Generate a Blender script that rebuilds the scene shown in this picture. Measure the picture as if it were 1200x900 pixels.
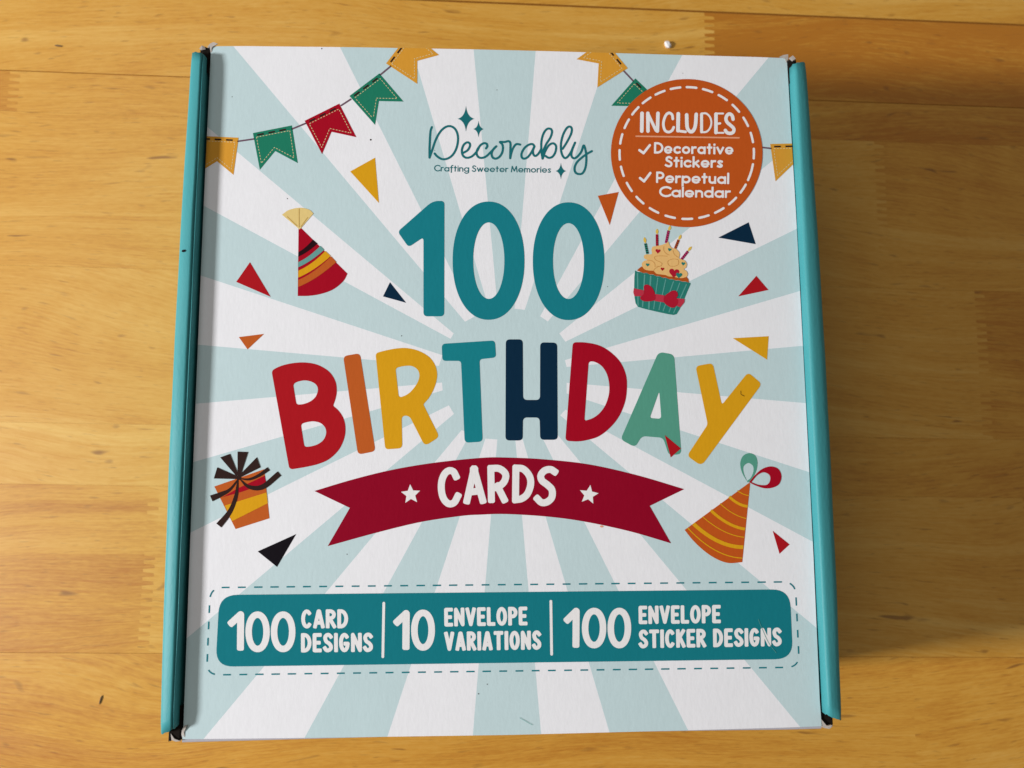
import bpy, bmesh, math, random
from mathutils import Vector, Matrix, noise
from mathutils.geometry import delaunay_2d_cdt

random.seed(7)
for o in list(bpy.data.objects):
    bpy.data.objects.remove(o)
scene = bpy.context.scene
COL = scene.collection
MM = 0.001                       # everything below is written in millimetres
LID = 65.0                       # height of the printed lid above the table

# ------------------------------------------------------------------ camera
cam_data = bpy.data.cameras.new("camera")
cam = bpy.data.objects.new("camera", cam_data)
COL.objects.link(cam)
ROT = Matrix(((0.9989263544756315, 0.0006168954397897889, -0.04632232479098284),
              (-0.006142872036121626, 0.992845625358914, -0.11924692586735253),
              (0.045917354640405535, 0.11940344905270703, 0.9917834506066048)))
cam.matrix_world = Matrix.Translation(Vector((-9.24139, -31.84999, 303.580287)) * MM) @ ROT.to_4x4()
cam_data.sensor_width = 36.0
cam_data.lens = 27.0             # a phone's main camera
cam_data.clip_start = 0.01
cam_data.clip_end = 50.0
cam_data.dof.use_dof = True
cam_data.dof.focus_distance = 0.241
cam_data.dof.aperture_fstop = 13.0
scene.camera = cam

# ------------------------------------------------------------------ light
world = bpy.data.worlds.new("World")
scene.world = world
world.use_nodes = True
bg = world.node_tree.nodes["Background"]
bg.inputs[0].default_value = (1.0, 0.92, 0.80, 1)
bg.inputs[1].default_value = 0.185


def area_light(name, loc, target, sx, sy, power, color):
    d = bpy.data.lights.new(name, 'AREA')
    d.shape = 'RECTANGLE'
    d.size, d.size_y, d.energy, d.color = sx, sy, power, color
    o = bpy.data.objects.new(name, d)
    o.location = loc
    o.rotation_euler = (Vector(target) - Vector(loc)).to_track_quat('-Z', 'Y').to_euler()
    COL.objects.link(o)
    return o


AZ, EL, DIST = math.radians(9.5), math.radians(25.5), 1.7
area_light("window_light",
           (-DIST * math.cos(EL) * math.cos(AZ), -DIST * math.cos(EL) * math.sin(AZ), 0.06 + DIST * math.sin(EL)),
           (0, 0, 0.06), 0.21, 0.21, 40.0, (1.0, 0.985, 0.975))
area_light("ceiling_bounce", (-0.72, 0.22, 1.25), (0, 0, 0), 1.3, 0.6, 3.2, (0.98, 0.985, 1.0))  # added fill lamp, sized and placed for sheen on the left wood

scene.view_settings.view_transform = 'Standard'
scene.view_settings.look = 'None'
scene.view_settings.exposure = 0.0
scene.view_settings.gamma = 1.0
scene.render.engine = 'CYCLES'
scene.cycles.use_denoising = True
scene.cycles.max_bounces = 6

# ------------------------------------------------------------------ materials


def nodes_of(name):
    m = bpy.data.materials.new(name)
    m.use_nodes = True
    nt = m.node_tree
    return m, nt, nt.nodes["Principled BSDF"]


def N(nt, typ, **kw):
    n = nt.nodes.new(typ)
    for k, v in kw.items():
        if k.startswith("i_"):
            n.inputs[int(k[2:])].default_value = v
        else:
            setattr(n, k, v)
    return n


def math_node(nt, op, a, b=None, clamp=False):
    n = nt.nodes.new("ShaderNodeMath")
    n.operation = op
    n.use_clamp = clamp
    for i, v in enumerate((a, b)):
        if v is None:
            continue
        if isinstance(v, (int, float)):
            n.inputs[i].default_value = v
        else:
            nt.links.new(v, n.inputs[i])
    return n.outputs[0]


def noise_node(nt, vec, scale, detail=2.0, rough=0.5, mapping=None, dist=0.0):
    if mapping:
        mp = N(nt, "ShaderNodeMapping")
        mp.inputs["Scale"].default_value = mapping
        nt.links.new(vec, mp.inputs["Vector"])
        vec = mp.outputs[0]
    n = N(nt, "ShaderNodeTexNoise")
    n.inputs["Scale"].default_value = scale
    n.inputs["Detail"].default_value = detail
    n.inputs["Roughness"].default_value = rough
    n.inputs["Distortion"].default_value = dist
    nt.links.new(vec, n.inputs["Vector"])
    return n.outputs[0]


def mix_color(nt, fac, a, b, blend='MIX'):
    n = nt.nodes.new("ShaderNodeMix")
    n.data_type = 'RGBA'
    n.blend_type = blend
    for sock, v in ((n.inputs[0], fac), (n.inputs[6], a), (n.inputs[7], b)):
        if isinstance(v, (int, float)):
            sock.default_value = v
        elif isinstance(v, tuple):
            sock.default_value = v if len(v) == 4 else v + (1,)
        else:
            nt.links.new(v, sock)
    return n.outputs[2]


def paper(name, color, rough=0.55, mottle=0.06, bump=0.18, spec=0.03, specks=True):
    """printed coated board: faint fibres, mottled ink, a few dust specks"""
    m, nt, b = nodes_of(name)
    tc = N(nt, "ShaderNodeTexCoord").outputs["Object"]
    fib = noise_node(nt, tc, 1.0, 3, 0.6, (1100, 420, 900))
    blot = noise_node(nt, tc, 90.0, 3, 0.6)
    fac = math_node(nt, 'ADD', math_node(nt, 'MULTIPLY', fib, 0.6), math_node(nt, 'MULTIPLY', blot, 0.4))
    lo = tuple(c * (1 - mottle) for c in color)
    hi = tuple(min(1, c * (1 + mottle) + 0.002) for c in color)
    col = mix_color(nt, fac, lo, hi)
    if specks:
        v = N(nt, "ShaderNodeTexVoronoi")
        v.inputs["Scale"].default_value = 95.0
        nt.links.new(tc, v.inputs["Vector"])
        near = math_node(nt, 'LESS_THAN', v.outputs["Distance"], 0.024)
        sep = N(nt, "ShaderNodeSeparateColor")
        nt.links.new(v.outputs["Color"], sep.inputs[0])
        few = math_node(nt, 'GREATER_THAN', sep.outputs[0], 0.62)
        col = mix_color(nt, math_node(nt, 'MULTIPLY', math_node(nt, 'MULTIPLY', near, few), 0.45), col, (0.12, 0.12, 0.11))
    nt.links.new(col, b.inputs["Base Color"])
    b.inputs["Roughness"].default_value = rough
    b.inputs["Specular IOR Level"].default_value = spec
    bp = N(nt, "ShaderNodeBump")
    bp.inputs["Strength"].default_value = bump
    bp.inputs["Distance"].default_value = 0.0002
    big = noise_node(nt, tc, 24.0, 2, 0.5)
    h = math_node(nt, 'ADD', fib, math_node(nt, 'MULTIPLY', big, 4.0))
    nt.links.new(h, bp.inputs["Height"])
    nt.links.new(bp.outputs[0], b.inputs["Normal"])
    return m


M = {}
for nm, c in dict(
        white=(0.815, 0.82, 0.86), pale_blue=(0.525, 0.665, 0.695),
        teal=(0.009, 0.200, 0.245), panel_teal=(0.008, 0.185, 0.225), logo_teal=(0.012, 0.15, 0.17),
        letter_teal=(0.009, 0.21, 0.25), red=(0.40, 0.008, 0.014), deep_red=(0.36, 0.003, 0.016),
        crimson=(0.265, 0.002, 0.018), orange=(0.51, 0.090, 0.012), light_orange=(0.50, 0.105, 0.018),
        yellow=(0.68, 0.34, 0.010), flag_yellow=(0.66, 0.31, 0.035), navy=(0.003, 0.022, 0.052),
        mint=(0.09, 0.32, 0.235), flag_green=(0.014, 0.19, 0.115), black=(0.007, 0.005, 0.008),
        brown_black=(0.030, 0.014, 0.012), cord=(0.15, 0.085, 0.12), thread=(0.72, 0.60, 0.34),
        cream=(0.74, 0.56, 0.22), cream_line=(0.55, 0.34, 0.09), frosting=(0.78, 0.48, 0.18),
        frosting_line=(0.60, 0.30, 0.085), cake=(0.42, 0.085, 0.012), wrapper=(0.022, 0.20, 0.165),
        ridge=(0.10, 0.33, 0.295), bow_red=(0.42, 0.010, 0.030), bow_light=(0.50, 0.035, 0.065),
        candle_pink=(0.45, 0.03, 0.14), candle_dark=(0.14, 0.01, 0.03), flame=(0.75, 0.50, 0.08),
        rule=(0.75, 0.34, 0.20), print_white=(0.81, 0.80, 0.81), stripe_teal=(0.13, 0.33, 0.31),
        plum=(0.020, 0.004, 0.007)).items():
    M[nm] = paper("ink_" + nm, c, specks=nm not in ("thread",))
M["wall_teal"] = paper("coated_teal_board", (0.050, 0.285, 0.31), rough=0.5, bump=0.35, spec=0.22, specks=False)
M["lilac"] = paper("shaded_white_board", (0.44, 0.43, 0.475), rough=0.55, specks=False)  # white board greyed: the fold's shade is put into its colour
M["kraft"] = paper("raw_kraft_edge", (0.014, 0.011, 0.009), rough=0.85, mottle=0.45, specks=False)  # kraft taken almost to black, shade of the open ends in its colour
M["torn"] = paper("torn_white_paper", (0.40, 0.365, 0.335), rough=0.8, mottle=0.25, specks=False)
M["hollow"] = paper("dark_inside_board", (0.012, 0.010, 0.009), rough=0.9, specks=False)  # inside of the hollows painted near black as shade
M["crumb"] = paper("white_paper_crumb", (0.85, 0.82, 0.84), rough=0.8, specks=False)
M["splinter"] = paper("dark_wood_splinter", (0.17, 0.11, 0.065), rough=0.8, specks=False)


def wood():
    m, nt, b = nodes_of("varnished_butcher_block")
    tc = N(nt, "ShaderNodeTexCoord").outputs["Object"]
    at = N(nt, "ShaderNodeAttribute", attribute_name="stave")
    sep = N(nt, "ShaderNodeSeparateColor")
    nt.links.new(at.outputs["Color"], sep.inputs[0])
    tone, seed = sep.outputs[0], sep.outputs[1]
    off = N(nt, "ShaderNodeCombineXYZ")
    nt.links.new(math_node(nt, 'MULTIPLY', seed, 7.0), off.inputs[0])
    nt.links.new(math_node(nt, 'MULTIPLY', seed, 13.0), off.inputs[2])
    add = N(nt, "ShaderNodeVectorMath", operation='ADD')
    nt.links.new(tc, add.inputs[0])
    nt.links.new(off.outputs[0], add.inputs[1])
    v = add.outputs[0]
    # slow wander of the grain, then growth rings cut lengthwise
    wander = noise_node(nt, v, 1.0, 1, 0.4, (5.5, 11, 11))
    ring = math_node(nt, 'SINE', math_node(nt, 'MULTIPLY', wander, 95.0))
    bend = nt.nodes.new("ShaderNodeCombineXYZ")
    nt.links.new(math_node(nt, 'MULTIPLY', math_node(nt, 'SUBTRACT', wander, 0.5), 0.055), bend.inputs[1])
    warp = N(nt, "ShaderNodeVectorMath", operation='ADD')
    nt.links.new(v, warp.inputs[0])
    nt.links.new(bend.outputs[0], warp.inputs[1])
    v = warp.outputs[0]
    streak = noise_node(nt, v, 1.0, 4, 0.6, (6.0, 150, 60), 0.1)
    fibre = noise_node(nt, v, 1.0, 3, 0.7, (55, 1300, 500), 0.1)
    grit = noise_node(nt, v, 1.0, 2, 0.6, (260, 1500, 500))
    patch = noise_node(nt, v, 1.0, 3, 0.55, (9, 26, 30), 0.2)
    pale = noise_node(nt, v, 1.0, 2, 0.5, (3.2, 120, 60), 0.1)
    pale = math_node(nt, 'MULTIPLY', math_node(nt, 'SUBTRACT', pale, 0.56), 4.0, True)
    f = math_node(nt, 'ADD', math_node(nt, 'MULTIPLY', ring, 0.02), math_node(nt, 'MULTIPLY', streak, 0.28))
    f = math_node(nt, 'ADD', f, math_node(nt, 'MULTIPLY', fibre, 0.48))
    f = math_node(nt, 'ADD', f, math_node(nt, 'MULTIPLY', patch, 0.40))
    f = math_node(nt, 'ADD', f, math_node(nt, 'MULTIPLY', math_node(nt, 'SUBTRACT', grit, 0.5), 0.30))
    f = math_node(nt, 'ADD', f, math_node(nt, 'MULTIPLY', tone, 0.62))
    f = math_node(nt, 'SUBTRACT', f, math_node(nt, 'MULTIPLY', pale, 0.26))
    cr = N(nt, "ShaderNodeValToRGB")
    e = cr.color_ramp.elements
    e[0].position, e[0].color = 0.44, (0.72, 0.425, 0.098, 1)
    e[1].position, e[1].color = 1.10, (0.46, 0.172, 0.014, 1)
    mid = cr.color_ramp.elements.new(0.75)
    mid.color = (0.62, 0.305, 0.040, 1)
    e[-1].position = 1.0
    nt.links.new(f, cr.inputs[0])
    col = cr.outputs[0]
    # short dark pores and flecks lying along the grain
    pore = noise_node(nt, v, 1.0, 2, 0.5, (130, 1100, 500), 0.1)
    pore = math_node(nt, 'MULTIPLY', math_node(nt, 'SUBTRACT', pore, 0.63), 8.0, True)
    fleck = noise_node(nt, v, 1.0, 1, 0.5, (80, 300, 330), 0.4)
    fleck = math_node(nt, 'MULTIPLY', math_node(nt, 'SUBTRACT', fleck, 0.70), 9.0, True)
    dark = math_node(nt, 'MAXIMUM', math_node(nt, 'MULTIPLY', pore, 0.45), math_node(nt, 'MULTIPLY', fleck, 0.75))
    col = mix_color(nt, dark, col, (0.22, 0.085, 0.016))
    nt.links.new(col, b.inputs["Base Color"])
    rr = math_node(nt, 'ADD', math_node(nt, 'MULTIPLY', streak, 0.14), 0.27)
    nt.links.new(rr, b.inputs["Roughness"])
    b.inputs["Specular IOR Level"].default_value = 0.6
    bp = N(nt, "ShaderNodeBump")
    bp.inputs["Strength"].default_value = 0.16
    bp.inputs["Distance"].default_value = 0.0004
    nt.links.new(math_node(nt, 'ADD', fibre, math_node(nt, 'MULTIPLY', streak, 0.8)), bp.inputs["Height"])
    nt.links.new(bp.outputs[0], b.inputs["Normal"])
    return m


M["wood"] = wood()
M["seam"] = paper("glue_line", (0.24, 0.095, 0.016), rough=0.6, specks=False)

# ------------------------------------------------------------------ mesh helpers


def link(name, me, parent=None, label=None, mats=()):
    o = bpy.data.objects.new(name, me)
    COL.objects.link(o)
    for m in mats:
        me.materials.append(M[m])
    if parent is not None:
        o.parent = parent
    if label:
        o["label"] = label
    return o


def mesh_from(name, verts, faces, mat_idx=None, smooth=False):
    me = bpy.data.meshes.new(name)
    me.from_pydata([tuple(c * MM for c in v) for v in verts], [], faces)
    if mat_idx:
        me.polygons.foreach_set("material_index", mat_idx)
    if smooth:
        me.polygons.foreach_set("use_smooth", [True] * len(faces))
    me.update()
    return me


# the lid's artwork was measured on a 1200 x 900 grid; this plane-to-plane map
# gives its millimetres on the lid (x to the right, y away, origin mid-lid)
HM = ((0.27555617748456357, -0.001443442461716624, -162.7249310009573),
      (-3.579158144021057e-06, -0.2777813188671096, 121.74380006415635),
      (-5.2996404102063544e-05, 0.0001378118031143701, 1.0))


def lid_xy(p):
    x, y = p
    u, v, w = (r[0] * x + r[1] * y + r[2] for r in HM)
    return (u / w, v / w)


def Z(x0, y0, s):
    return lambda pts: [(x0 + p[0] / s, y0 + p[1] / s) + tuple(r / s for r in p[2:]) for p in pts]


def area2(p):
    return sum(p[i - 1][0] * p[i][1] - p[i][0] * p[i - 1][1] for i in range(len(p)))


def ccw(p):
    return p if area2(p) > 0 else p[::-1]


def inside(pt, poly):
    x, y = pt
    r = False
    for i in range(len(poly)):
        (x1, y1), (x2, y2) = poly[i - 1], poly[i]
        if (y1 > y) != (y2 > y) and x < (x2 - x1) * (y - y1) / (y2 - y1) + x1:
            r = not r
    return r


def cdt(polys):
    verts, faces = [], []
    ox = sum(p[0][0] for p in polys) / len(polys)       # work near the origin: single precision inside
    oy = sum(p[0][1] for p in polys) / len(polys)
    for p in polys:
        p = ccw(p)
        faces.append(list(range(len(verts), len(verts) + len(p))))
        verts += [Vector((q[0] - ox, q[1] - oy)) for q in p]
    out = delaunay_2d_cdt(verts, [], faces, 1, 1e-5)
    vs, fs = [(v[0] + ox, v[1] + oy) for v in out[0]], [list(f) for f in out[2]]
    boxes = [(min(q[0] for q in p), max(q[0] for q in p), min(q[1] for q in p), max(q[1] for q in p)) for p in polys]
    org = []
    for f in fs:
        c = (sum(vs[i][0] for i in f) / len(f), sum(vs[i][1] for i in f) / len(f))
        org.append({i for i, (b, p) in enumerate(zip(boxes, polys))
                    if b[0] <= c[0] <= b[1] and b[2] <= c[1] <= b[3] and inside(c, p)})
    return vs, fs, org


def up(vs, f):
    return f if area2([vs[i] for i in f]) > 0 else f[::-1]


LAYER = {1: 0.05, 2: 0.09, 3: 0.13, 4: 0.17}
OUTLINE = None       # lid outline in mm, filled below; prints are trimmed to it


def ink(name, polys, mat, parent, layer=1, holes=(), label=None, clip=False):
    """one printed shape: the union of `polys` (grid points) minus `holes`"""
    P = [[lid_xy(q[:2]) for q in p] for p in polys]
    Hh = [[lid_xy(q[:2]) for q in p] for p in holes]
    extra = [OUTLINE] if clip else []
    vs, fs, org = cdt(P + Hh + extra)
    n, k = len(P), len(P) + len(Hh)
    keep = []
    for f, s in zip(fs, org):
        if not any(i < n for i in s) or any(n <= i < k for i in s):
            continue
        if clip and k not in s:
            continue
        keep.append(up(vs, f))
    z = LID + LAYER[layer]
    used = sorted({i for f in keep for i in f})
    idx = {v: i for i, v in enumerate(used)}
    me = mesh_from(name, [(vs[i][0], vs[i][1], z) for i in used], [[idx[i] for i in f] for f in keep])
    return link(name, me, parent, label, [mat])


def spline(pts, n=10, closed=False):
    out = []
    m = len(pts)
    rng = range(m if closed else m - 1)
    for i in rng:
        if closed:
            p0, p1, p2, p3 = pts[i - 1], pts[i], pts[(i + 1) % m], pts[(i + 2) % m]
        else:
            p1, p2 = pts[i], pts[i + 1]
            p0 = pts[i - 1] if i else tuple(2 * a - b for a, b in zip(p1, p2))
            p3 = pts[i + 2] if i + 2 < m else tuple(2 * a - b for a, b in zip(p2, p1))
        for k in range(n):
            t = k / n
            out.append(tuple(0.5 * (2 * b + (c - a) * t + (2 * a - 5 * b + 4 * c - d) * t * t + (3 * b - a - 3 * c + d) * t ** 3)
                             for a, b, c, d in zip(p0, p1, p2, p3)))
    if not closed:
        out.append(tuple(pts[-1]))
    return out


def shape(pts):
    """closed outline: (x, y, r) is a corner rounded by r, (x, y) a point on a smooth curve"""
    m = len(pts)
    start = next((i for i, p in enumerate(pts) if len(p) == 3), None)
    if start is None:
        return spline(pts, 10, True)
    pts = pts[start:] + pts[:start] + [pts[start]]
    dense, corner, run = [], [], [pts[0]]
    for p in pts[1:]:
        run.append(p)
        if len(p) == 3:
            seg = [q[:2] for q in run]
            d = spline(seg, 10) if len(seg) > 2 else seg
            dense += d[:-1]
            corner += [run[0][2]] + [None] * (len(d) - 2)
            run = [p]
    n = len(dense)
    out = []
    for i in range(n):
        r = corner[i]
        if not r:
            out.append(dense[i])
            continue

        def walk(step):
            left, a, j = r, dense[i], i
            while True:
                j = (j + step) % n
                b = dense[j]
                L = math.dist(a, b)
                if corner[j] is not None and corner[j] > 0 and L * 0.5 < left:
                    return tuple(u + (w - u) * 0.5 for u, w in zip(a, b)), j
                if L >= left:
                    return tuple(u + (w - u) * left / L for u, w in zip(a, b)), j
                left -= L
                a = b
        A, _ = walk(-1)
        B, _ = walk(1)
        c = dense[i]
        out.append(("cut", r))
        for k in range(9):
            t = k / 8
            w0, w1, w2 = (1 - t) ** 2, 2.0 * t * (1 - t), t * t
            out.append((A[0] * w0 + c[0] * w1 + B[0] * w2, A[1] * w0 + c[1] * w1 + B[1] * w2))
        out.append(("cut", r))
    # drop dense curve points swallowed by a rounded corner
    corners = [(dense[i], corner[i]) for i in range(n) if corner[i]]
    res, inside_fillet = [], False
    for q in out:
        if q[0] == "cut":
            inside_fillet = not inside_fillet
            continue
        if not inside_fillet and any(math.dist(q, c) < r * 0.98 for c, r in corners):
            continue
        res.append(q)
    return res


def ellipse(cx, cy, rx, ry, n=72, pw=2.0):
    out = []
    for k in range(n):
        a = 2 * math.pi * k / n
        c, s = math.cos(a), math.sin(a)
        out.append((cx + rx * math.copysign(abs(c) ** (2 / pw), c), cy + ry * math.copysign(abs(s) ** (2 / pw), s)))
    return out


def disc(c, r, n=14):
    return [(c[0] + r * math.cos(2 * math.pi * k / n + 0.11), c[1] + r * math.sin(2 * math.pi * k / n + 0.11)) for k in range(n)]


def stroke(pts, w, caps=True):
    """a pen line as a set of overlapping pieces; w is a width or a list of widths"""
    ws = w if isinstance(w, (list, tuple)) else [w] * len(pts)
    polys = []
    for i in range(len(pts) - 1):
        a, b = pts[i], pts[i + 1]
        L = math.dist(a, b)
        if L < 1e-6:
            continue
        nx, ny = -(b[1] - a[1]) / L / 2, (b[0] - a[0]) / L / 2
        polys.append([(a[0] + nx * ws[i], a[1] + ny * ws[i]), (b[0] + nx * ws[i + 1], b[1] + ny * ws[i + 1]),
                      (b[0] - nx * ws[i + 1], b[1] - ny * ws[i + 1]), (a[0] - nx * ws[i], a[1] - ny * ws[i])])
    closed = math.dist(pts[0], pts[-1]) < 1e-6
    for i, p in enumerate(pts):
        if 0 < i < len(pts) - 1 or caps is True or (closed and caps):
            polys.append(disc(p, ws[i] / 2))
        elif caps == "blunt":               # a marker's squared-off end with soft corners
            a, b = (pts[1], pts[0]) if i == 0 else (pts[-2], pts[-1])
            L = math.dist(a, b) or 1e-6
            dx, dy, h = (b[0] - a[0]) / L, (b[1] - a[1]) / L, ws[i] / 2
            polys.append([(p[0] + dx * u * h - dy * v * h, p[1] + dy * u * h + dx * v * h)
                          for u, v in ((-0.3, -1), (0.45, -1), (0.72, -0.92), (0.9, -0.7), (0.97, -0.4), (0.97, 0.4), (0.9, 0.7), (0.72, 0.92), (0.45, 1), (-0.3, 1))])
    return polys


def band(pts, ws):
    """ribbon of changing width with square ends"""
    d = spline([p + (w,) for p, w in zip(pts, ws)], 8)
    Lf, Rt = [], []
    for i, p in enumerate(d):
        a, b = d[max(0, i - 1)], d[min(len(d) - 1, i + 1)]
        L = math.dist(a[:2], b[:2])
        nx, ny = -(b[1] - a[1]) / L, (b[0] - a[0]) / L
        Lf.append((p[0] + nx * p[2] / 2, p[1] + ny * p[2] / 2))
        Rt.append((p[0] - nx * p[2] / 2, p[1] - ny * p[2] / 2))
    return Lf + Rt[::-1]


def dashed(path, on, off, w, start=0.0):
    """pieces of a dashed line along a polyline"""
    out, pos, cur, pen = [], -start, [], None
    period = on + off
    for i in range(len(path) - 1):
        a, b = path[i], path[i + 1]
        L = math.dist(a, b)
        steps = max(1, int(L / 0.25))
        for k in range(steps):
            t = k / steps
            q = (a[0] + (b[0] - a[0]) * t, a[1] + (b[1] - a[1]) * t)
            if (pos + L * t) % period < on:
                cur.append(q)
            elif cur:
                out.append(cur)
                cur = []
        pos += L
    if cur:
        out.append(cur)
    polys = []
    for c in out:
        if math.dist(c[0], c[-1]) > on * 0.4:
            step = max(1, len(c) // 4)
            pts = c[::step]
            if pts[-1] != c[-1]:
                pts.append(c[-1])
            polys += stroke(pts, w, caps=False)
    return polys


# ------------------------------------------------------------------ pen lettering (cap height 1, baseline 0, y up)


def arc(cx, cy, rx, ry, a0, a1, n=12):
    return [(cx + rx * math.cos(math.radians(a0 + (a1 - a0) * k / n)), cy + ry * math.sin(math.radians(a0 + (a1 - a0) * k / n)))
            for k in range(n + 1)]


def caps_font(t):
    lo, hi = t / 2, 1 - t / 2
    h = hi - lo
    mid = 0.5
    G = {}
    G['C'] = (0.40, [arc(0.21, 0.5, 0.21, h / 2, 48, 312, 16)])
    G['A'] = (0.44, [[(0.0, lo), (0.20, hi), (0.24, hi), (0.44, lo)], [(0.09, 0.30), (0.35, 0.30)]])
    G['R'] = (0.38, [[(0, lo), (0, hi)], [(0, hi)] + arc(0.15, 0.5 + h * 0.27, 0.21, h * 0.23, 90, -90) + [(0, 0.5 + h * 0.04)],
                     [(0.13, 0.5), (0.38, lo)]])
    G['D'] = (0.40, [[(0, lo), (0, hi)], [(0, hi)] + arc(0.10, 0.5, 0.30, h / 2, 90, -90, 14) + [(0, lo)]])
    G['E'] = (0.32, [[(0.32, hi), (0, hi), (0, lo), (0.32, lo)], [(0, mid), (0.26, mid)]])
    G['S'] = (0.37, [spline([(0.36, hi - 0.10), (0.25, hi), (0.10, hi - 0.02), (0.02, hi - 0.15), (0.09, 0.56), (0.25, 0.46),
                             (0.36, 0.32), (0.34, lo + 0.08), (0.20, lo), (0.08, lo + 0.02), (0.0, lo + 0.12)], 5)])
    G['I'] = (0.0, [[(0, lo), (0, hi)]])
    G['G'] = (0.42, [arc(0.21, 0.5, 0.21, h / 2, 48, 320, 16) + [(0.41, 0.44), (0.26, 0.44)]])
    G['N'] = (0.42, [[(0, lo), (0, hi), (0.42, lo), (0.42, hi)]])
    G['V'] = (0.42, [[(0, hi), (0.21, lo), (0.42, hi)]])
    G['L'] = (0.30, [[(0, hi), (0, lo), (0.30, lo)]])
    G['O'] = (0.44, [arc(0.22, 0.5, 0.22, h / 2, 0, 360, 22)])
    G['P'] = (0.36, [[(0, lo), (0, hi)], [(0, hi)] + arc(0.14, 0.5 + h * 0.24, 0.22, h * 0.26, 90, -90) + [(0, 0.5 - h * 0.02)]])
    G['T'] = (0.40, [[(0, hi), (0.40, hi)], [(0.20, hi), (0.20, lo)]])
    G['K'] = (0.36, [[(0, lo), (0, hi)], [(0.34, hi), (0.02, 0.46)], [(0.12, 0.55), (0.36, lo)]])
    G['U'] = (0.40, [[(0, hi)] + arc(0.20, lo + 0.22, 0.20, 0.22, 180, 360) + [(0.40, hi)]])
    G[' '] = (0.0, [])
    return G


def small_font(t):
    X = 0.68
    lo, hi = t / 2, 1 - t / 2
    x = X - t / 2
    r = (x - lo) / 2
    cy = (x + lo) / 2
    ring = arc(r, cy, r, r, 0, 360, 20)
    G = caps_font(t)
    G['D'] = (0.55, [[(0, lo), (0, hi)], [(0, hi)] + arc(0.17, 0.5, 0.40, (hi - lo) / 2, 90, -90, 14) + [(0, lo)]])
    G['C'] = (0.62, [arc(0.40, 0.5, 0.40, (hi - lo) / 2, 45, 315, 16)])
    G['P'] = (0.44, [[(0, lo), (0, hi)], [(0, hi)] + arc(0.20, hi - 0.24, 0.24, 0.24, 90, -90) + [(0, hi - 0.48)]])
    G['S'] = (0.42, [spline([(0.40, hi - 0.10), (0.24, hi), (0.07, hi - 0.10), (0.08, 0.62), (0.24, 0.52), (0.40, 0.38),
                             (0.38, lo + 0.08), (0.20, lo), (0.0, lo + 0.10)], 5)])
    G['M'] = (0.72, [[(0, lo), (0.10, hi), (0.36, lo + 0.12), (0.62, hi), (0.72, lo)]])
    G['o'] = (2 * r, [ring])
    G['a'] = (2 * r, [ring, [(2 * r, lo), (2 * r, x)]])
    G['d'] = (2 * r, [ring, [(2 * r, lo), (2 * r, hi)]])
    G['p'] = (2 * r, [ring, [(0, x), (0, lo - 0.30)]])
    G['g'] = (2 * r, [ring, [(2 * r, x)] + arc(r, lo - 0.08, r, 0.22, 0, -150, 10)])
    G['c'] = (1.75 * r, [arc(r, cy, r, r, 45, 315, 16)])
    G['e'] = (2 * r, [(0.72, [(0.03, cy - 0.02), (2 * r, cy - 0.02)]), arc(r, cy, r, r, -4, 312, 18)])
    G['r'] = (0.24, [[(0, lo), (0, x)], arc(0.22, x - 0.20, 0.22, 0.20, 180, 80, 8)])
    G['t'] = (0.28, [[(0.13, lo), (0.13, X + 0.16)], [(0, x), (0.28, x)]])
    G['i'] = (0.0, [[(0, lo), (0, x)], [(0, X + 0.16), (0, X + 0.165)]])
    G['v'] = (0.44, [[(0, x), (0.22, lo), (0.44, x)]])
    G['w'] = (0.70, [[(0, x), (0.18, lo), (0.35, x), (0.52, lo), (0.70, x)]])
    G['k'] = (0.38, [[(0, lo), (0, hi)], [(0.34, x), (0.03, cy - 0.02)], [(0.12, cy + 0.05), (0.38, lo)]])
    G['s'] = (0.30, [spline([(0.28, x - 0.04), (0.14, x), (0.03, x - 0.08), (0.15, cy), (0.28, lo + 0.10), (0.16, lo), (0.0, lo + 0.05)], 5)])
    G['l'] = (0.0, [[(0, lo), (0, hi)]])
    G['u'] = (0.40, [[(0, x)] + arc(0.20, lo + 0.19, 0.20, 0.19, 180, 360, 10) + [(0.40, x)], [(0.40, x), (0.40, lo)]])
    G['n'] = (0.40, [[(0, lo), (0, x)], [(0, x - 0.19)] + arc(0.20, x - 0.19, 0.20, 0.19, 180, 0, 10) + [(0.40, lo)]])
    G['m'] = (0.66, [[(0, lo), (0, x)], [(0, x - 0.16)] + arc(0.165, x - 0.16, 0.165, 0.16, 180, 0, 8) + [(0.33, lo)],
                     [(0.33, x - 0.16)] + arc(0.495, x - 0.16, 0.165, 0.16, 180, 0, 8) + [(0.66, lo)]])
    G['f'] = (0.26, [arc(0.27, hi - 0.16, 0.16, 0.16, 80, 180, 8) + [(0.11, lo - 0.18)], [(0, x), (0.26, x)]])
    G[' '] = (0.0, [])
    return G


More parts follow.
